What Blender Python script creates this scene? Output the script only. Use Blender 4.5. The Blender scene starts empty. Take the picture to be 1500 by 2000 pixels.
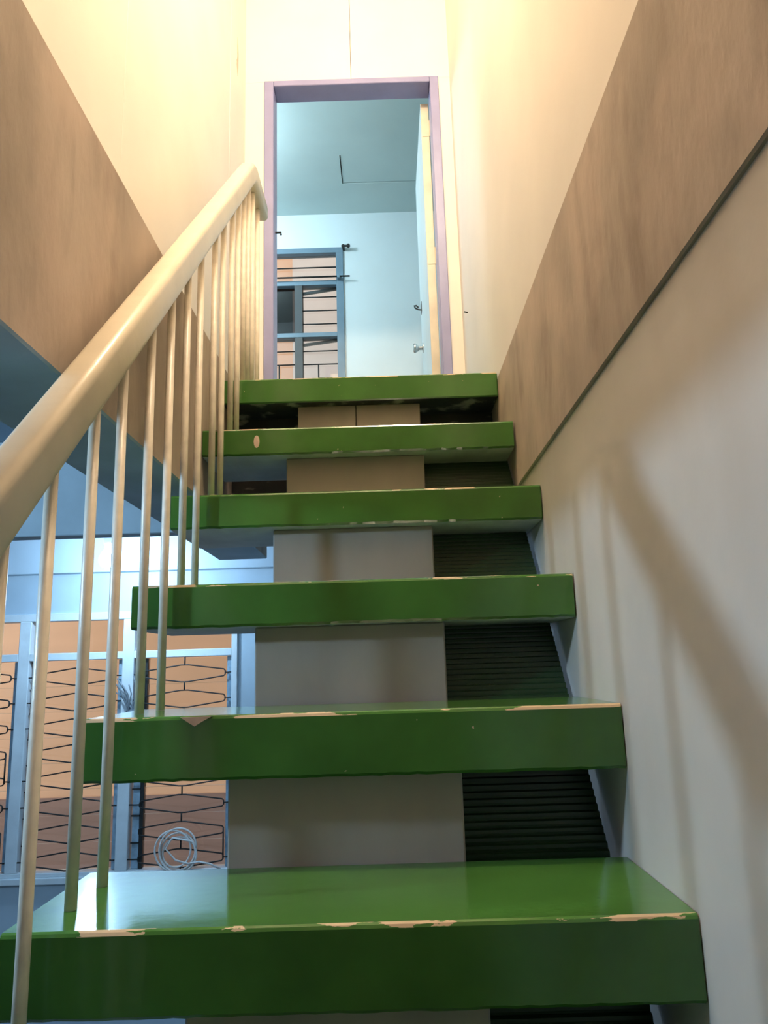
import bpy, bmesh, math, random
from mathutils import Vector, Matrix, Euler
random.seed(7)
S = bpy.context.scene
COL = S.collection
Z0 = 2.085            # camera height above the ground floor; builders below use heights relative to the camera

# ---------------------------------------------------------------- camera
F, PITCH, YAW, ROLL = 1479.71, 0.203055, -0.0014989, -0.0300752
cp, sp, cy, sy = math.cos(PITCH), math.sin(PITCH), math.cos(YAW), math.sin(YAW)
fw = Vector((sy*cp, cy*cp, sp)); rt = Vector((cy, -sy, 0)); up = rt.cross(fw)
r2 = math.cos(ROLL)*rt + math.sin(ROLL)*up
u2 = -math.sin(ROLL)*rt + math.cos(ROLL)*up
cam_data = bpy.data.cameras.new('camera'); cam = bpy.data.objects.new('camera', cam_data); COL.objects.link(cam)
cam.matrix_world = Matrix(((r2.x, u2.x, -fw.x, 0), (r2.y, u2.y, -fw.y, 0), (r2.z, u2.z, -fw.z, Z0), (0, 0, 0, 1)))
cam_data.sensor_fit = 'AUTO'; cam_data.sensor_width = 36; cam_data.lens = F/2000*36; cam_data.clip_start = 0.01
S.camera = cam

# ---------------------------------------------------------------- world, lights, exposure
S.view_settings.view_transform = 'Standard'; S.view_settings.look = 'None'
S.view_settings.gamma = 1; S.view_settings.use_curve_mapping = False
S.view_settings.exposure = 0.0
w = bpy.data.worlds.new('sky'); S.world = w; w.use_nodes = True
w.node_tree.nodes['Background'].inputs[0].default_value = (1.0, 0.93, 0.86, 1)
w.node_tree.nodes['Background'].inputs[1].default_value = 1.9

def lamp(name, loc, power, color, radius):
    d = bpy.data.lights.new(name, 'POINT'); d.energy = power; d.color = color; d.shadow_soft_size = radius
    o = bpy.data.objects.new(name, d); o.location = (loc[0], loc[1], loc[2]+Z0); COL.objects.link(o); return o
WARM, COOL = (1.0, 0.81, 0.60), (0.50, 0.75, 1.0)
lamp('stairwell_lamp', (0.08, 1.10, 3.40), 158, WARM, 0.09)
lamp('ground_room_lamp', (-1.73, 0.91, 0.63), 74, COOL, 0.05)
lamp('bedroom_lamp', (-1.2, 4.1, 3.15), 54, (0.72, 0.89, 1.0), 0.08)
BULB_E = 460

# ---------------------------------------------------------------- materials
def nodes(m):
    m.use_nodes = True; t = m.node_tree; return t, t.nodes['Principled BSDF']
def mat(name, col, rough=0.6, var=0.06, scale=6, bump=0.0, bscale=60, metal=0.0, spec=0.5, detail=4, stretch=None, coat=0):
    m = bpy.data.materials.new(name); t, b = nodes(m); N, L = t.nodes, t.links
    tc = N.new('ShaderNodeTexCoord'); src = tc.outputs['Object']
    if stretch:
        mp = N.new('ShaderNodeMapping'); mp.inputs['Scale'].default_value = stretch
        L.new(src, mp.inputs['Vector']); src = mp.outputs['Vector']
    nz = N.new('ShaderNodeTexNoise'); nz.inputs['Scale'].default_value = scale; nz.inputs['Detail'].default_value = detail
    L.new(src, nz.inputs['Vector'])
    rp = N.new('ShaderNodeValToRGB')
    lo = [max(0, c*(1-var*2.2)) for c in col]; hi = [min(1, c*(1+var*1.6)) for c in col]
    rp.color_ramp.elements[0].color = (*lo, 1); rp.color_ramp.elements[1].color = (*hi, 1)
    rp.color_ramp.elements[0].position = .3; rp.color_ramp.elements[1].position = .7
    L.new(nz.outputs['Fac'], rp.inputs['Fac']); L.new(rp.outputs['Color'], b.inputs['Base Color'])
    b.inputs['Roughness'].default_value = rough; b.inputs['Metallic'].default_value = metal
    b.inputs['Specular IOR Level'].default_value = spec
    if coat: b.inputs['Coat Weight'].default_value = coat; b.inputs['Coat Roughness'].default_value = .15
    if bump:
        n2 = N.new('ShaderNodeTexNoise'); n2.inputs['Scale'].default_value = bscale; n2.inputs['Detail'].default_value = 5
        L.new(src, n2.inputs['Vector'])
        bp = N.new('ShaderNodeBump'); bp.inputs['Strength'].default_value = bump; bp.inputs['Distance'].default_value = .01
        L.new(n2.outputs['Fac'], bp.inputs['Height']); L.new(bp.outputs['Normal'], b.inputs['Normal'])
    return m
def patchy(m, col, scale, lo, hi, axis_stretch=None, amount=1.0):
    """mix a second paint or stain colour in where a noise passes a threshold"""
    t, b = nodes(m); N, L = t.nodes, t.links
    old = b.inputs['Base Color'].links[0].from_socket
    tc = N.new('ShaderNodeTexCoord'); mp = N.new('ShaderNodeMapping')
    if axis_stretch: mp.inputs['Scale'].default_value = axis_stretch
    nz = N.new('ShaderNodeTexNoise'); nz.inputs['Scale'].default_value = scale; nz.inputs['Detail'].default_value = 7
    L.new(tc.outputs['Object'], mp.inputs['Vector']); L.new(mp.outputs['Vector'], nz.inputs['Vector'])
    mr = N.new('ShaderNodeMapRange'); mr.inputs['From Min'].default_value = lo; mr.inputs['From Max'].default_value = hi
    mr.inputs['To Max'].default_value = amount
    L.new(nz.outputs['Fac'], mr.inputs['Value'])
    mx = N.new('ShaderNodeMix'); mx.data_type = 'RGBA'
    L.new(mr.outputs['Result'], mx.inputs['Factor']); L.new(old, mx.inputs['A']); mx.inputs['B'].default_value = (*col, 1)
    L.new(mx.outputs['Result'], b.inputs['Base Color']); return m

M_wall = mat('wall_cream_paint', (.80, .75, .68), .55, .02, 3, .05, 30)
M_lower = mat('wall_lower_paint', (.66, .61, .55), .5, .04, 3, .08, 25)
patchy(M_lower, (.50, .43, .35), 2.2, .50, .75, (1, 1.2, .5), .5)
M_tear = mat('torn_paint_backing', (.55, .45, .34), .8, .08, 20)
M_cement = mat('cement_plaster', (.43, .355, .29), .75, .12, 4, .25, 35, stretch=(1, 1, .5))
patchy(M_cement, (.24, .18, .14), 7, .52, .70, (1, 1.4, .4), .62)
patchy(M_cement, (.60, .47, .38), 5, .50, .70, (1, .7, .7), .55)
M_absorber = mat('bounce_absorbing_boards', (.09, .05, .03), .45, .15, 5, stretch=(3, 1, .4))  # invented for the unseen back wall; dark so little light bounces onto the treads
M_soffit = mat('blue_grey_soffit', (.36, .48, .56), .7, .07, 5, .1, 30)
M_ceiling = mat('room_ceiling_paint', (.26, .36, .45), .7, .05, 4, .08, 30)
M_roomwall = mat('room_wall_paint', (.48, .59, .68), .55, .03, 4, .05, 30)
M_band = mat('white_band_paint', (.52, .62, .70), .5, .02, 4)
M_floor = mat('ground_floor_concrete', (.24, .22, .20), .5, .08, 3, .1, 30)
M_bwall = mat('bedroom_paint', (.70, .80, .82), .45, .015, 3, .03, 20)
M_bceil = mat('bedroom_ceiling_paint', (.55, .67, .66), .6, .02, 3, .03, 20)
M_purple = mat('purple_gloss_paint', (.26, .265, .46), .35, .04, 8, .06, 60)
M_door = mat('door_leaf_paint', (.68, .79, .82), .4, .02, 4)
M_dooredge = mat('door_edge_cream', (.66, .60, .46), .4, .05, 10, .1, 50)
M_rail = mat('cream_enamel', (.78, .70, .54), .28, .03, 10, .06, 40)
M_baluster = mat('cream_baluster_paint', (.76, .69, .57), .35, .05, 30, .1, 80)
M_spine = mat('spine_cement_paint', (.345, .30, .265), .6, .07, 5, .1, 30, stretch=(1, 1, .5))
M_under = mat('tread_underside_paint', (.50, .53, .52), .6, .08, 8, .15, 40)
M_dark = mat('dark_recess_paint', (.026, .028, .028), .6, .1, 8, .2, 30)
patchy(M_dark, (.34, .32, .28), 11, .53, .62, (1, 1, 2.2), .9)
M_sheet = mat('green_corrugated_metal', (.019, .058, .018), .32, .08, 6)
M_frame = mat('window_blue_paint', (.74, .81, .85), .4, .04, 8, .06, 50)
M_chan = mat('louver_channel_metal', (.30, .42, .52), .4, .12, 25)
M_black = mat('black_iron', (.018, .020, .020), .5, .05, 20)
M_peach = mat('neighbour_peach_paint', (.80, .50, .33), .8, .04, 2, .05, 20, stretch=(.4, 1, 2))
M_brown = mat('neighbour_brown_band', (.30, .20, .175), .8, .08, 2, .05, 20, stretch=(.3, 1, 3))
M_pink = mat('neighbour_pale_pink', (.62, .53, .50), .8, .03, 3)
M_steel = mat('bright_steel', (.55, .55, .54), .25, .02, 5, metal=1)
M_white = mat('white_cable_sheath', (.80, .80, .78), .4, .02, 20)
M_ceramic = mat('white_ceramic', (.8, .8, .78), .3, .02, 20)
M_bframe = mat('bedroom_window_paint', (.16, .25, .32), .4, .05, 8)
M_sash = mat('dark_sash_paint', (.06, .07, .075), .5, .05, 8)
M_chip = mat('bare_cement_chip', (.55, .42, .33), .8, .1, 30)

def glass(name, tint=(.93, .96, .96), refl=.10, rough=.03):
    m = bpy.data.materials.new(name); m.use_nodes = True; t = m.node_tree; N, L = t.nodes, t.links
    N.clear(); out = N.new('ShaderNodeOutputMaterial'); mx = N.new('ShaderNodeMixShader')
    tr = N.new('ShaderNodeBsdfTransparent'); tr.inputs[0].default_value = (*tint, 1)
    gl = N.new('ShaderNodeBsdfGlossy'); gl.inputs['Roughness'].default_value = rough
    fr = N.new('ShaderNodeFresnel'); fr.inputs['IOR'].default_value = 1.5
    L.new(fr.outputs[0], mx.inputs[0]); L.new(tr.outputs[0], mx.inputs[1]); L.new(gl.outputs[0], mx.inputs[2])
    L.new(mx.outputs[0], out.inputs[0]); return m
M_glass = glass('clear_glass')
M_gedge = mat('ground_glass_edge', (.55, .60, .58), .5, .02, 20)
M_smoke = glass('smoked_glass', (.30, .27, .25))

def emit(name, col, e):
    m = bpy.data.materials.new(name); t, b = nodes(m)
    b.inputs['Base Color'].default_value = (.9, .9, .9, 1)
    b.inputs['Emission Color'].default_value = (*col, 1); b.inputs['Emission Strength'].default_value = e; return m
M_bulb = emit('lit_bulb', COOL, BULB_E)

def tread_mat():
    m = mat('green_tread_enamel', (.049, .148, .028), .13, .08, 7, .03, 25, coat=.1)
    t, b = nodes(m); N, L = t.nodes, t.links
    old = b.inputs['Base Color'].links[0].from_socket
    tc = N.new('ShaderNodeTexCoord'); sx = N.new('ShaderNodeSeparateXYZ'); L.new(tc.outputs['Generated'], sx.inputs[0])
    def math_(op, a, bv):
        n = N.new('ShaderNodeMath'); n.operation = op
        (L.new(a, n.inputs[0]) if hasattr(a, 'links') else None)
        if hasattr(bv, 'links'): L.new(bv, n.inputs[1])
        else: n.inputs[1].default_value = bv
        return n.outputs[0]
    fy = math_('LESS_THAN', sx.outputs['Y'], .022); fz = math_('GREATER_THAN', sx.outputs['Z'], .94)
    edge = math_('MULTIPLY', fy, fz)
    nz = N.new('ShaderNodeTexNoise'); nz.inputs['Scale'].default_value = 9; nz.inputs['Detail'].default_value = 8
    mp = N.new('ShaderNodeMapping'); mp.inputs['Scale'].default_value = (1, 4, 4)
    gm = N.new('ShaderNodeNewGeometry'); L.new(gm.outputs['Position'], mp.inputs['Vector']); L.new(mp.outputs[0], nz.inputs['Vector'])
    worn = math_('MULTIPLY', edge, math_('GREATER_THAN', nz.outputs['Fac'], .55))
    n3 = N.new('ShaderNodeTexNoise'); n3.inputs['Scale'].default_value = 55; n3.inputs['Detail'].default_value = 3
    L.new(gm.outputs['Position'], n3.inputs['Vector'])
    speck = math_('GREATER_THAN', n3.outputs['Fac'], .765)
    msk = math_('MAXIMUM', worn, speck)
    mx = N.new('ShaderNodeMix'); mx.data_type = 'RGBA'
    L.new(msk, mx.inputs['Factor']); L.new(old, mx.inputs['A']); mx.inputs['B'].default_value = (.50, .38, .24, 1)
    L.new(mx.outputs['Result'], b.inputs['Base Color']); return m
M_green = tread_mat()

# ---------------------------------------------------------------- mesh helpers (coordinates relative to the camera; z gets Z0)
def new_obj(name, bm, m, parent=None, kind=None, smooth=False):
    me = bpy.data.meshes.new(name)
    off = Vector((0, 0, -Z0)) if parent is None else Vector(parent['_w']) - Vector((0, 0, Z0))
    for v in bm.verts: v.co -= off
    bmesh.ops.recalc_face_normals(bm, faces=bm.faces)
    bm.to_mesh(me); bm.free()
    for mm in (m if isinstance(m, (list, tuple)) else [m]): me.materials.append(mm)
    if smooth:
        for p in me.polygons: p.use_smooth = True
    o = bpy.data.objects.new(name, me); COL.objects.link(o)
    if parent is not None: o.parent = parent
    o['_w'] = tuple(off + Vector((0, 0, Z0)))
    if kind: o['kind'] = kind
    return o
def tag(o, label, cat, group=None):
    o['label'] = label; o['category'] = cat
    if group: o['group'] = group
    return o
def empty(name, loc, label=None, cat=None, group=None, kind=None):
    o = bpy.data.objects.new(name, None); COL.objects.link(o)
    wl = Vector((loc[0], loc[1], loc[2]+Z0)); o.location = wl; o['_w'] = tuple(wl); o.empty_display_size = .05
    if label: tag(o, label, cat, group)
    if kind: o['kind'] = kind
    return o
def add_box(bm, x0, x1, y0, y1, z0, z1, bev=0.0, seg=1, mi=None):
    b2 = bmesh.new(); bmesh.ops.create_cube(b2, size=1)
    for v in b2.verts:
        v.co = Vector((x0+(v.co.x+.5)*(x1-x0), y0+(v.co.y+.5)*(y1-y0), z0+(v.co.z+.5)*(z1-z0)))
    if bev: bmesh.ops.bevel(b2, geom=b2.edges[:], offset=bev, segments=seg, affect='EDGES')
    return merge(bm, b2)
def merge(bm, b2):
    me = bpy.data.meshes.new('tmp'); b2.to_mesh(me); b2.free(); bm.from_mesh(me); bpy.data.meshes.remove(me); return bm
def box(name, x0, x1, y0, y1, z0, z1, m, parent=None, kind=None, bev=0.0, seg=1):
    return new_obj(name, add_box(bmesh.new(), x0, x1, y0, y1, z0, z1, bev, seg), m, parent, kind)
def add_tube(bm, pts, r, n=8, closed=False):
    pts = [Vector(p) for p in pts]; k = len(pts); rings = []
    prev = None
    for i, p in enumerate(pts):
        if closed: d = pts[(i+1) % k]-pts[i-1]
        else: d = (pts[min(i+1, k-1)]-pts[max(i-1, 0)])
        d.normalize()
        if prev is None:
            a = Vector((0, 0, 1)) if abs(d.z) < .9 else Vector((1, 0, 0)); u = d.cross(a).normalized()
        else: u = (prev-d*prev.dot(d)).normalized()
        prev = u; v = d.cross(u)
        # widen mitred corners
        rings.append([bm.verts.new(p+r*(math.cos(2*math.pi*j/n)*u+math.sin(2*math.pi*j/n)*v)) for j in range(n)])
    for i in range(k if closed else k-1):
        a, b = rings[i], rings[(i+1) % k]
        for j in range(n): bm.faces.new((a[j], a[(j+1) % n], b[(j+1) % n], b[j]))
    if not closed: bm.faces.new(rings[0][::-1]); bm.faces.new(rings[-1])
    return bm
def tube(name, pts, r, m, parent=None, n=8, closed=False): return new_obj(name, add_tube(bmesh.new(), pts, r, n, closed), m, parent, smooth=True)
def add_lathe(bm, c, prof, n=20, axis='Z'):
    rings = []
    for r, h in prof:
        ring = []
        for j in range(n):
            a = 2*math.pi*j/n; q = (r*math.cos(a), r*math.sin(a), h)
            if axis == 'X': q = (h, q[0], q[1])
            if axis == 'Y': q = (q[0], h, q[1])
            ring.append(bm.verts.new(Vector(c)+Vector(q)))
        rings.append(ring)
    for a, b in zip(rings, rings[1:]):
        for j in range(n): bm.faces.new((a[j], a[(j+1) % n], b[(j+1) % n], b[j]))
    bm.faces.new(rings[0][::-1]); bm.faces.new(rings[-1]); return bm
def quad_prism(bm, poly, axis, a, b):
    """extrude a 2-D polygon given in the two other axes from a to b along axis"""
    def P(p, h): return {'X': (h, p[0], p[1]), 'Y': (p[0], h, p[1]), 'Z': (p[0], p[1], h)}[axis]
    A = [bm.verts.new(P(p, a)) for p in poly]; B = [bm.verts.new(P(p, b)) for p in poly]; n = len(poly)
    bm.faces.new(A[::-1]); bm.faces.new(B)
    for i in range(n): bm.faces.new((A[i], A[(i+1) % n], B[(i+1) % n], B[i]))
    return bm
def dup(o, parent, loc):
    c = o.copy(); COL.objects.link(c); c.parent = parent; c.location = loc; return c

# ---------------------------------------------------------------- main dimensions
XL, XR = -.519, .381                    # beam faces either side of the flight
ZG = -Z0                                # ground floor
Y1, GO, RISE, ZT1 = 1.0610, .2556, .2518, -.3213
YT = [Y1+i*GO for i in range(6)]; ZT = [ZT1+i*RISE for i in range(6)]
LAND = ZT[5]; YF = 3.26; ZB_R, ZB_L = .498, .480; ZLT = .997
YW = 4.5; ZC = .825; YB = -1.3; XRW = .3885; XUL = -.63; ZTOP = 3.60

# ---------------------------------------------------------------- the setting
box('floor', -4.0, XRW, YB, YW, ZG-.1, ZG, M_floor, kind='structure')
wr = add_box(bmesh.new(), XRW, XRW+.15, YB, YF+.12, ZG, ZB_R); add_box(wr, XRW, XRW+.15, YF+.12, YW+.12, ZG, ZC+.11)
new_obj('wall_right', wr, M_lower, kind='structure')
box('beam_right', XR, XRW+.15, YB, YF+.12, ZB_R, .92, M_cement, kind='structure', bev=.003)
box('wall_right_upper', XR+.004, XRW+.15, YB, YF, .92, ZTOP, M_wall, kind='structure')
box('beam_left', -.728, XL, YB, YF, ZB_L, ZLT, M_cement, kind='structure', bev=.004)
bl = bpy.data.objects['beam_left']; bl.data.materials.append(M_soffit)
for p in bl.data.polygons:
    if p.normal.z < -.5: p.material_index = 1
# upper left wall of tall boards with a recessed joint
ul = box('wall_left_upper', -.78, XUL-.006, YB, YF, ZLT, ZTOP, M_wall, kind='structure')
for a, b in ((YB, .42), (.423, 1.664), (1.667, 2.905), (2.908, YF-.001)):
    box('panel', XUL-.006, XUL, a, b, ZLT+.002, ZTOP-.002, M_wall, ul, bev=.0012)
tp = bmesh.new(); quad_prism(tp, [(3.055, 2.945), (3.075, 2.86), (3.072, 2.79), (3.06, 2.735), (3.035, 2.80), (3.052, 2.83), (3.048, 2.89)], 'X', XUL-.001, XUL+.0015)
new_obj('torn_patch', tp, M_tear, ul)['label'] = 'torn beige patch in the wall paint'
# wall with the door at the head of the stairs
dl, dr, dt = -.535, .328, 2.872
uw = empty('wall_far_upper', (0, YF, LAND), kind='structure')
def dpanel(x0, x1, z0, z1): box('panel', x0, x1, YF, YF+.12, z0, z1, M_wall, uw, bev=.001)
dpanel(-.78, dl, LAND, dt); dpanel(dr, XRW+.15, LAND, dt)
dpanel(-.78, -.1055, dt, ZTOP); dpanel(-.1035, XRW+.15, dt, ZTOP)
box('ceiling_upper', -.78, XRW+.15, YB, YF+.12, ZTOP, ZTOP+.1, M_wall, kind='structure')
box('wall_back', -4.15, XRW+.15, YB-.12, YB, ZG, ZTOP, M_absorber, kind='structure')
box('wall_left', -4.15, -4.0, YB, YW, ZG, ZC, M_roomwall, kind='structure')
# landing, painted green on its front edge
fl = bmesh.new(); add_box(fl, XL+.001, XR-.001, YT[5], YF+.12, LAND-.083, LAND, .004)
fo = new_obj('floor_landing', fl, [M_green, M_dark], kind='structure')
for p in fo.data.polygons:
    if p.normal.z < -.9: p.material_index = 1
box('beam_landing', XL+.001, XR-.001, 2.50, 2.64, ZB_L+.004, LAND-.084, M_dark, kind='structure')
box('beam_cross', -4.0, -.729, 2.57, 2.64, ZB_L, ZC-.001, M_soffit, kind='structure', bev=.003)
# ceiling of the ground room (slab), then the window wall
cb = bmesh.new(); add_box(cb, -4.0, -.728, YB, YW, ZC, ZC+.11); add_box(cb, -.728, XRW, YF+.12, YW, ZC, ZC+.11)
add_box(cb, XL+.001, XR-.001, 2.64, YF+.12, ZC, LAND-.084)
new_obj('ceiling', cb, M_ceiling, kind='structure')
WX0, WX1, WZ0, WZ1 = -2.83, -.885, -1.075, .372
wf = bmesh.new()
add_box(wf, -4.15, WX0, YW, YW+.12, ZG, ZC+.11); add_box(wf, WX1, XRW, YW, YW+.12, ZG, ZC+.11)
add_box(wf, WX0, WX1, YW, YW+.12, ZG, WZ0); add_box(wf, WX0, WX1, YW, YW+.12, WZ1, ZC+.11)
new_obj('wall_far', wf, M_roomwall, kind='structure')
box('trim_1', -4.0, XRW, YW-.055, YW, .605, ZC-.003, M_band, kind='structure', bev=.003)
box('trim_2', WX0-.05, WX1+.03, YW-.035, YW, WZ0-.035, WZ0, M_frame, kind='structure', bev=.004)
# bedroom behind the door
BY, BZ, BX0, BX1 = 5.1, 3.336, -2.4, 1.15
box('floor_bedroom', BX0, BX1, YF+.12, BY+.12, LAND-.003, LAND, M_floor, kind='structure')
bs = bmesh.new(); add_box(bs, BX0, BX1, YW+.12, BY+.12, ZC, LAND-.004); new_obj('slab_bedroom', bs, M_roomwall, kind='structure')
box('wall_bedroom_left', BX0-.1, BX0, YF+.12, BY+.12, LAND, BZ, M_bwall, kind='structure')
box('wall_bedroom_right', BX1, BX1+.1, YF+.12, BY+.12, LAND, BZ, M_bwall, kind='structure')
bn = bmesh.new(); add_box(bn, BX0, -.78, YF, YF+.12, LAND, BZ); add_box(bn, XRW+.15, BX1, YF, YF+.12, LAND, BZ)
new_obj('wall_bedroom_front', bn, M_bwall, kind='structure')
BWX0, BWX1, BWZ0, BWZ1 = -1.35, -.253, 1.66, 3.055
bb = bmesh.new()
add_box(bb, BX0, BWX0, BY, BY+.12, LAND, BZ); add_box(bb, BWX1, BX1, BY, BY+.12, LAND, BZ)
add_box(bb, BWX0, BWX1, BY, BY+.12, LAND, BWZ0); add_box(bb, BWX0, BWX1, BY, BY+.12, BWZ1, BZ)
new_obj('wall_bedroom_far', bb, M_bwall, kind='structure')
# ceiling with an access hatch let into it
hx0, hx1, hy0, hy1 = -.232, .305, 4.44, 4.742
ce = bmesh.new()
for a in ((BX0, hx0, YF+.12, BY), (hx1, BX1, YF+.12, BY), (hx0, hx1, YF+.12, hy0), (hx0, hx1, hy1, BY)): add_box(ce, a[0], a[1], a[2], a[3], BZ, BZ+.06)
cb2 = new_obj('ceiling_bedroom', ce, M_bceil, kind='structure')
box('hatch_panel', hx0+.007, hx1-.007, hy0+.003, hy1-.009, BZ+.003, BZ+.05, M_bceil, cb2)
box('hatch_backing', hx0-.02, hx1+.02, hy0-.02, hy1+.02, BZ+.06, BZ+.07, M_black, cb2)
# outside
ext = empty('exterior', (0, 7.0, ZG), kind='structure')
box('upper_wall', -7, 4, 7.0, 7.2, -1.03, 6.2, M_peach, ext)
box('lower_wall', -7, 4, 6.98, 7.2, ZG-.3, -1.03, M_brown, ext)
box('pale_annex', -.80, 3.0, 6.5, 6.999, 1.2, 5.2, M_pink, ext)
box('ground', -7, 4, YW+.12, 6.98, ZG-.4, ZG-.3, M_floor, ext)
nw = box('window_frame', -1.18, -.83, 6.965, 7.0, 3.22, 3.82, M_sash, ext)
box('pane', -1.15, -.86, 6.960, 6.966, 3.25, 3.79, M_smoke, nw)

# ---------------------------------------------------------------- staircase
st = empty('staircase', (-.07, YT[0], ZG), 'open concrete staircase with thick green painted treads rising to the purple framed door', 'staircase')
dims = {0: (-.512, .3865, .105), 1: (-.516, .3865, .105), 2: (-.531, .385, .090), 3: (-.529, .386, .086), 4: (-.5175, .3745, .080)}
rnd = random.Random(3)
def tread(i, x0, x1, y0, z1, t):
    """slab with slightly wavy arrises; face material 1 is the unpainted underside"""
    bm = bmesh.new(); n = 60; dep = .30
    prof = [(.005, 0), (0, .005), (0, t-.006), (.002, t-.002), (.006, t), (.09, t), (.2, t), (dep, t), (dep, 0)]
    rings = []
    for k in range(n+1):
        x = x0+(x1-x0)*k/n; jy, jz, jb = 0, 0, rnd.uniform(-.0009, .0009)
        ring = []
        for q, (a, b) in enumerate(prof):
            y = y0+a+(jy if q < 5 else 0); z = z1-t+b+(jb if q < 2 else 0)+(jz if 2 <= q < 5 else 0)
            xe = x
            ring.append(bm.verts.new((xe, y, z)))
        rings.append(ring)
    m = len(prof)
    for a, b in zip(rings, rings[1:]):
        for j in range(m):
            f = bm.faces.new((a[j], a[(j+1) % m], b[(j+1) % m], b[j]))
            f.material_index = 1 if j >= m-1 else 0
    bm.faces.new(rings[0]); bm.faces.new(rings[-1][::-1])
    return new_obj('tread', bm, [M_green, M_under], st)
for i in range(-6, 5):
    x0, x1, t = dims.get(i, (-.512, .3865, .10))
    o = tread(i, x0, x1, YT[0]+i*GO, ZT1+i*RISE, t)
    if i == 4:
        chip = bmesh.new(); add_lathe(chip, (-.362, YT[4]-.0006, .646), [(.004, .0), (.0085, .0006), (.0085, .002)], 14, 'Y')
        for v in chip.verts: v.co.z = .646+(v.co.z-.646)*2.2
        new_obj('paint_chip', chip, M_chip, o)['label'] = 'oval chip of bare cement in the green paint'
for q in [bpy.data.objects['tread.007']]:
    chip = bmesh.new(); quad_prism(chip, [(-.355, -.0715), (-.302, -.071), (-.318, -.079), (-.331, -.0865), (-.343, -.079)], 'Y', YT[1]-.0012, YT[1]+.002)
    new_obj('paint_chip', chip, M_chip, q)['label'] = 'ragged worn patch at the nosing'
SX0, SX1 = -.283, .118
for i in range(-6, 5):
    tn = dims.get(i+1, (0, 0, .10 if i < 4 else .083))[2]
    zb, zt = ZT1+i*RISE-.13, ZT1+(i+1)*RISE-tn
    y0 = Y1+i*GO+.301
    if i == 4:
        mid = (SX0+SX1)/2-.004
        box('riser_block', SX0+.005, mid-.0012, y0, y0+.052, zb+.1, zt, M_spine, st, bev=.002)
        box('riser_block', mid+.0012, SX1+.007, y0, y0+.052, zb+.1, zt, M_spine, st, bev=.002)
    else:
        box('riser_block', SX0, SX1, y0, y0+.25, max(zb, ZG), zt, M_spine, st, bev=.003)
# corrugated sheet closing the underside on the wall side
bm = bmesh.new(); n = 900; prev = None
for k in range(n+1):
    f = k/n; y = .12+(2.31-.12)*f; z = -.338+1.17*(y-1.43)
    h = .0028*math.sin(2*math.pi*k/4.0) if True else 0
    a = bm.verts.new((.1205, y-.76*h, z+.65*h)); b = bm.verts.new((XR-.003, y-.76*h, z+.65*h))
    if prev: bm.faces.new((prev[0], prev[1], b, a))
    prev = (a, b)
sh = new_obj('corrugated_sheet', bm, M_sheet, st); sh['label'] = 'dark green corrugated sheet under the treads'
md = sh.modifiers.new('thick', 'SOLIDIFY'); md.thickness = .0015

# ---------------------------------------------------------------- handrail
hr = empty('stair_railing', (-.46, YT[0], ZT[0]), 'cream enamelled handrail on thin round balusters along the open side of the stairs', 'railing')
HX = -.46
def sweep(path, w, h, r, nseg=5):
    prof = []
    for cx, cz, a0 in ((w/2-r, h/2-r, 0), (-w/2+r, h/2-r, 90), (-w/2+r, -h/2+r, 180), (w/2-r, -h/2+r, 270)):
        for k in range(nseg+1):
            a = math.radians(a0+90*k/nseg); prof.append((cx+r*math.cos(a), cz+r*math.sin(a)))
    bm = bmesh.new(); rings = []; P = [Vector(p) for p in path]
    for i, p in enumerate(P):
        d1 = (P[i]-P[i-1]).normalized() if i else (P[1]-P[0]).normalized()
        d2 = (P[i+1]-P[i]).normalized() if i < len(P)-1 else d1
        d = (d1+d2).normalized(); sc = 1/max(.3, d.dot(d1))
        side = Vector((1, 0, 0)); nrm = side.cross(d).normalized()
        rings.append([bm.verts.new(p+side*a+nrm*b*sc) for a, b in prof])
    m = len(prof)
    for a, b in zip(rings, rings[1:]):
        for j in range(m): bm.faces.new((a[j], a[(j+1) % m], b[(j+1) % m], b[j]))
    bm.faces.new(rings[0]); bm.faces.new(rings[-1][::-1]); return bm
RO = -.670; KNEE = 2.462; REND = 2.718
rail_z = lambda y: y+RO if y < KNEE else KNEE+RO
new_obj('rail', sweep([(HX, .42, .42+RO), (HX, 1.4, 1.4+RO), (HX, KNEE-.015, KNEE-.015+RO), (HX, KNEE+.02, KNEE+RO), (HX, REND, KNEE+RO)], .056, .068, .015), M_rail, hr, smooth=True)
bal = [(.655, -2), (.780, -2), (.893, -1), (1.015, -1), (1.155, 0), (1.275, 0), (1.425, 1), (1.555, 1), (1.683, 2), (1.803, 2), (1.955, 3), (2.060, 3), (2.183, 4), (2.278, 4), (2.372, 5), (2.455, 5), (2.54, 5), (2.645, 5)]
for y, i in bal:
    zb = ZT1+i*RISE+.0005; zt = rail_z(y)-.03
    b = bmesh.new(); add_tube(b, [(HX, y, zb), (HX, y, zb+.3), (HX, y, zt)], .0088, 12)
    new_obj('baluster', b, M_baluster, hr, smooth=True)

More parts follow.
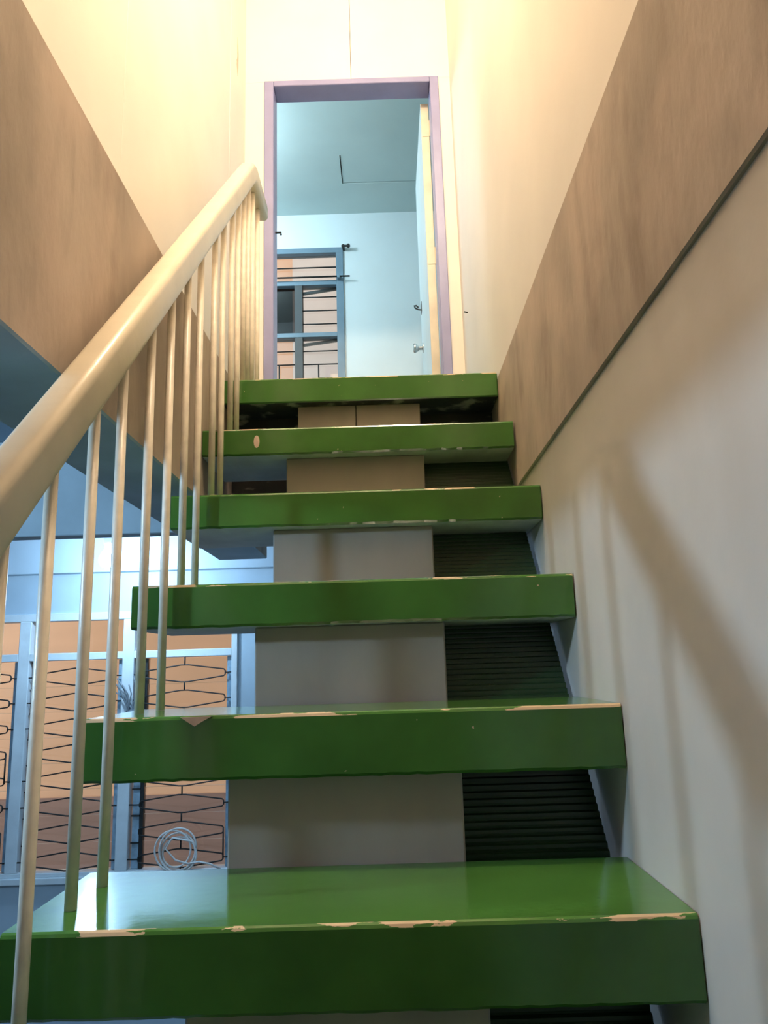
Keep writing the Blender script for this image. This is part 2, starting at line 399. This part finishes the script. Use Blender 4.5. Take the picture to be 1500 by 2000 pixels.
# ---------------------------------------------------------------- door_1: purple frame, open leaf
d1 = empty('door_1', (0, YF, LAND), kind='structure')
fy0, fy1 = YF-.012, YF+.105
box('jamb', dl, -.489, fy0, fy1, LAND, dt, M_purple, d1, bev=.003)
box('jamb', .285, dr, fy0, fy1, LAND, dt, M_purple, d1, bev=.003)
box('head', -.489, .285, fy0, fy1, dt-.032, dt, M_purple, d1, bev=.003)
leaf = box('leaf', .243, .2835, YF+.125, YF+.83, LAND+.012, dt-.045, [M_door, M_dooredge], d1, bev=.0015)
for p in leaf.data.polygons:
    if p.normal.y < -.7: p.material_index = 1
for z in (1.2, 1.97, 2.68):
    h = bmesh.new(); add_box(h, .2475, .284, YF+.1225, YF+.1255, z-.045, z+.045, .001)
    add_tube(h, [(.2865, YF+.1215, z-.045), (.2865, YF+.1215, z+.045)], .004, 8)
    new_obj('hinge', h, M_dooredge, leaf)
k = bmesh.new(); add_lathe(k, (.243, 3.99, 1.756), [(.028, 0), (.028, -.004), (.011, -.006), (.011, -.024), (.017, -.028), (.027, -.045), (.027, -.052), (.020, -.056)], 20, 'X')
new_obj('knob', k, M_steel, leaf, smooth=False)['label'] = 'round steel knob'
k = bmesh.new(); add_tube(k, [(.243, 3.985, 1.985), (.222, 3.985, 1.988), (.206, 3.99, 2.000), (.203, 3.99, 2.014), (.214, 4.0, 2.020), (.225, 4.0, 2.008)], .0045, 8)
add_box(k, .2405, .2435, 3.965, 4.015, 1.97, 2.03, .001)
new_obj('latch', k, M_black, leaf)
k = bmesh.new(); add_tube(k, [(-.489, YF+.05, 2.075), (-.462, YF+.05, 2.075), (-.462, YF+.05, 2.062)], .005, 8)
new_obj('latch_pin', k, M_black, d1)
# small dark hooks on the wall near the rail's end
for z, lab in ((2.185, 'small dark metal hook on the white wall behind the balusters, the upper of two'), (2.105, 'small dark metal hook on the white wall behind the balusters, the lower of two')):
    k = bmesh.new(); add_box(k, -.628, -.606, YF-.004, YF, z-.018, z+.018, .001)
    add_tube(k, [(-.617, YF-.003, z+.008), (-.617, YF-.022, z+.006), (-.617, YF-.028, z-.006), (-.617, YF-.022, z-.016), (-.617, YF-.012, z-.014)], .0035, 8)
    tag(new_obj('wall_hook', k, M_black), lab, 'hook', 'hooks beside the door')

# ---------------------------------------------------------------- window_1: ground floor louvred window with iron grilles
w1 = empty('window_1', (WX0, YW, WZ0), kind='structure')
T0, T1 = .098, .141                      # transom
def fr(name, x0, x1, z0, z1, y0=YW-.02, y1=YW+.07, m=M_frame): return box(name, x0, x1, y0, y1, z0, z1, m, w1, bev=.003)
fr('head', WX0, WX1, WZ1-.045, WZ1); fr('bottom_rail', WX0, WX1, WZ0, WZ0+.022)
posts = [(WX0, WX0+.05), (-2.165, -2.098), (-1.555, -1.487), (-.920, WX1)]
for a, b in posts: fr('post', a, b, WZ0+.022, WZ1-.045)
panels = [(posts[i][1], posts[i+1][0]) for i in range(3)]
PITCH_B = .143
hexm = bladem = clipm = None
for a, b in panels:
    fr('transom', a, b, T0, T1)
    box('pane', a+.002, b-.002, YW+.03, YW+.034, T1+.001, WZ1-.046, M_glass, w1)
    c = box('channel', a+.012, a+.052, YW+.012, YW+.055, WZ0+.024, T0-.002, M_chan, w1, bev=.002)
    box('track', a+.054, a+.074, YW+.010, YW+.05, WZ0+.024, T0-.002, M_black, c, bev=.001)
    box('channel', b-.030, b-.004, YW+.012, YW+.055, WZ0+.024, T0-.002, M_chan, w1, bev=.002)
    nb = 8
    for q in range(nb):
        zc = T0-.078-q*PITCH_B
        if zc < WZ0+.08: continue
        bm = bmesh.new(); tilt = .012
        quad_prism(bm, [(YW+.040, zc-.074), (YW+.045, zc-.074), (YW+.040-tilt, zc+.074), (YW+.035-tilt, zc+.074)], 'X', a+.075, b-.031)
        lb = new_obj('louver_blade', bm, [M_glass, M_gedge], w1)
        for p in lb.data.polygons:
            if p.normal.z > .9: p.material_index = 1
        box('clip', a+.008, a+.054, YW+.004, YW+.013, zc+.062, zc+.070, M_black, c)
    # grille: rows of flat hexagons joined by short uprights
    g = empty('grille', (a, YW-.012, WZ0)); g.parent = w1; g.location = Vector(g['_w'])-Vector(w1['_w'])
    cx = (a+b)/2+.012; hw = (b-a)/2-.048; gy = YW-.012
    for q in range(8):
        zc = .004-q*PITCH_B
        def hexpts(zc, hw=hw): return [(cx-.02, gy, zc+.048), (cx+.02, gy, zc+.048), (cx+hw-.008, gy, zc+.019), (cx+hw, gy, zc+.010), (cx+hw, gy, zc-.010), (cx+hw-.008, gy, zc-.019), (cx+.02, gy, zc-.048), (cx-.02, gy, zc-.048), (cx-hw+.008, gy, zc-.019), (cx-hw, gy, zc-.010), (cx-hw, gy, zc+.010), (cx-hw+.008, gy, zc+.019)]
        tube('grille_bar', hexpts(zc), .0042, M_black, g, 6, True)
        u = bmesh.new()
        top = T0 if q == 0 else zc+PITCH_B-.048
        add_tube(u, [(cx, gy, zc+.048), (cx, gy, top)], .0045, 6)
        if q == 7: add_tube(u, [(cx, gy, zc-.048), (cx, gy, WZ0+.02)], .0045, 6)
        if q not in (3, 6):
            add_tube(u, [(cx+hw, gy, zc), (b, gy, zc)], .004, 6); add_tube(u, [(cx-hw, gy, zc), (a, gy, zc)], .004, 6)
        else: add_tube(u, [(cx+hw, gy, zc+.01), (cx+hw, gy, zc-PITCH_B-.01)], .0045, 6)
        new_obj('grille_link', u, M_black, g, smooth=True)

# coil of white cable hung on the right-hand grille, and a bundle of wires at the post
bm = bmesh.new(); cc = Vector((-1.205, YW-.03, -.955))
pts = []
for k in range(130):
    t = k/129*4.1*2*math.pi; r = .096+.013*math.sin(t*.37+1)
    pts.append(cc+Vector((r*math.cos(t)+.016*math.sin(t*.31), -.012-.012*math.sin(t*.5), r*math.sin(t)+.015*math.cos(t*.43))))
a = 4.1*2*math.pi
pts += [cc+Vector((-.02, -.034, .075)), cc+Vector((-.055, -.036, .02)), cc+Vector((.0, -.036, -.040)), cc+Vector((.07, -.036, -.060)), cc+Vector((.13, -.034, -.052)), cc+Vector((.19, -.030, -.066)), cc+Vector((.245, -.028, -.092))]
add_tube(bm, pts, .0055, 6)
tag(new_obj('cable_coil', bm, M_white, smooth=True), 'loose coil of white cable hanging on the iron window grille', 'cable')
bm = bmesh.new(); rr = random.Random(5)
for k in range(11):
    p0 = Vector((-1.475+rr.uniform(-.02, .02), YW-.04, -.30))
    p1 = p0+Vector((rr.uniform(-.03, .01), rr.uniform(-.02, 0), .12)); p2 = p1+Vector((rr.uniform(-.11, .02), rr.uniform(-.02, 0), rr.uniform(.10, .24)))
    add_tube(bm, [p0, p0.lerp(p1, .5), p1, p1.lerp(p2, .6)+Vector((.015, 0, 0)), p2], .0036, 6)
add_tube(bm, [(-1.505, YW-.04, -.20), (-1.47, YW-.062, -.205), (-1.435, YW-.04, -.20)], .014, 8)
tag(new_obj('wire_bundle', bm, mat('grey_wire', (.20, .23, .26), .5), smooth=True), 'frayed bundle of grey wires tied to the blue window post', 'wires')

# lit bulb in a ceramic holder below the ceiling
bl_ = empty('light_bulb', (-1.470, 3.95, ZC), 'lit cool white bulb below the ceiling in front of the louvred window', 'bulb')
b = bmesh.new(); c0 = (-1.470, 3.95, .602)
add_lathe(b, c0, [(.013, .075), (.016, .056), (.030, .036), (.041, .010), (.042, -.010), (.033, -.032), (.016, -.043), (.002, -.045)], 24)
new_obj('glass_globe', b, M_bulb, bl_, smooth=True)
b = bmesh.new(); add_lathe(b, c0, [(.018, .072), (.022, .085), (.022, .160), (.05, .172), (.052, .2225)], 24)
new_obj('lamp_holder', b, M_ceramic, bl_, smooth=False)

# ---------------------------------------------------------------- window_2: bedroom window
w2 = empty('window_2', (BWX0, BY, BWZ0), kind='structure')
def f2(name, x0, x1, z0, z1, m=M_bframe, y0=BY-.015, y1=BY+.06): return box(name, x0, x1, y0, y1, z0, z1, m, w2, bev=.002)
f2('head', BWX0, BWX1, 3.013, BWZ1); f2('post', -.306, BWX1, BWZ0, 3.013); f2('post', BWX0, BWX0+.05, BWZ0, 3.013)
f2('transom', BWX0+.05, -.306, 2.756, 2.793); f2('rail', BWX0+.05, -.306, 2.350, 2.384); f2('sill', BWX0+.05, -.306, BWZ0, BWZ0+.04)
f2('mullion', -.612, -.555, BWZ0+.04, 2.350, M_sash); f2('mullion', -.612, -.555, 2.384, 2.756, M_sash)
for z in (2.908,): tube('grille_bar', [(BWX0+.05, BY+.01, z), (-.306, BY+.01, z)], .0055, M_black, w2)
for z in (2.67, 2.565, 2.46, 2.25, 2.148): tube('grille_bar', [(-.555, BY+.01, z), (-.306, BY+.01, z)], .005, M_black, w2)
for z in (2.252, 2.15): tube('grille_bar', [(BWX0+.05, BY+.01, z), (-.612, BY+.01, z)], .005, M_black, w2)
for x, z in ((-.446, 2.148), (-.728, 2.15)): tube('grille_bar', [(x, BY+.01, z), (x, BY+.01, BWZ0+.04)], .005, M_black, w2)
for x0, x1 in ((-.446, -.306), (BWX0+.05, -.728)): tube('grille_bar', [(x0, BY+.01, 2.043), (x1, BY+.01, 2.043)], .005, M_black, w2)
for za, zb in ((2.718, 2.752), (2.314, 2.345)):        # swung-out casement top rails
    bm = bmesh.new(); quad_prism(bm, [(-.556, za-.012), (-.306, zb-.012), (-.306, zb+.004), (-.556, za+.006)], 'Y', BY+.03, BY+.05)
    new_obj('casement_rail', bm, M_sash, w2)
def pane2(x0, x1, z0, z1, m): box('pane', x0, x1, BY+.028, BY+.032, z0, z1, m, w2)
pane2(BWX0+.05, -.306, 2.793, 3.013, M_glass)
pane2(BWX0+.05, -.612, 2.384, 2.756, M_smoke); pane2(-.555, -.306, 2.384, 2.756, M_glass)
pane2(BWX0+.05, -.612, BWZ0+.04, 2.350, M_glass); pane2(-.555, -.306, BWZ0+.04, 2.350, M_glass)
cr = empty('curtain_rod', (-.30, BY-.04, 2.80), 'thin dark curtain rod across the bedroom window', 'curtain rod')
tube('rod', [(BWX0-.05, BY-.045, 2.803), (-.205, BY-.045, 2.803)], .0065, M_black, cr)
box('bracket', -.298, -.278, BY-.055, BY-.014, 2.790, 2.815, M_bframe, cr, bev=.002)
k = bmesh.new(); add_box(k, -.256, -.240, BY-.05, BY, 3.03, 3.058, .002); add_tube(k, [(-.262, BY-.045, 3.045), (-.207, BY-.045, 3.045)], .009, 10)
add_lathe(k, (-.212, BY-.045, 3.045), [(.006, -.012), (.016, -.004), (.016, .006), (.006, .014)], 12, 'X')
tag(new_obj('rod_bracket', k, M_black), 'dark empty rod bracket at the top corner of the bedroom window', 'bracket')
# nail in the right upper wall
k = bmesh.new(); add_tube(k, [(XR+.005, 3.05, 1.50), (XR-.012, 3.05, 1.505)], .003, 6)
tag(new_obj('nail', k, M_black), 'small dark nail in the cream wall right of the door', 'nail')
for o in bpy.data.objects:
    if '_w' in o.keys(): del o['_w']
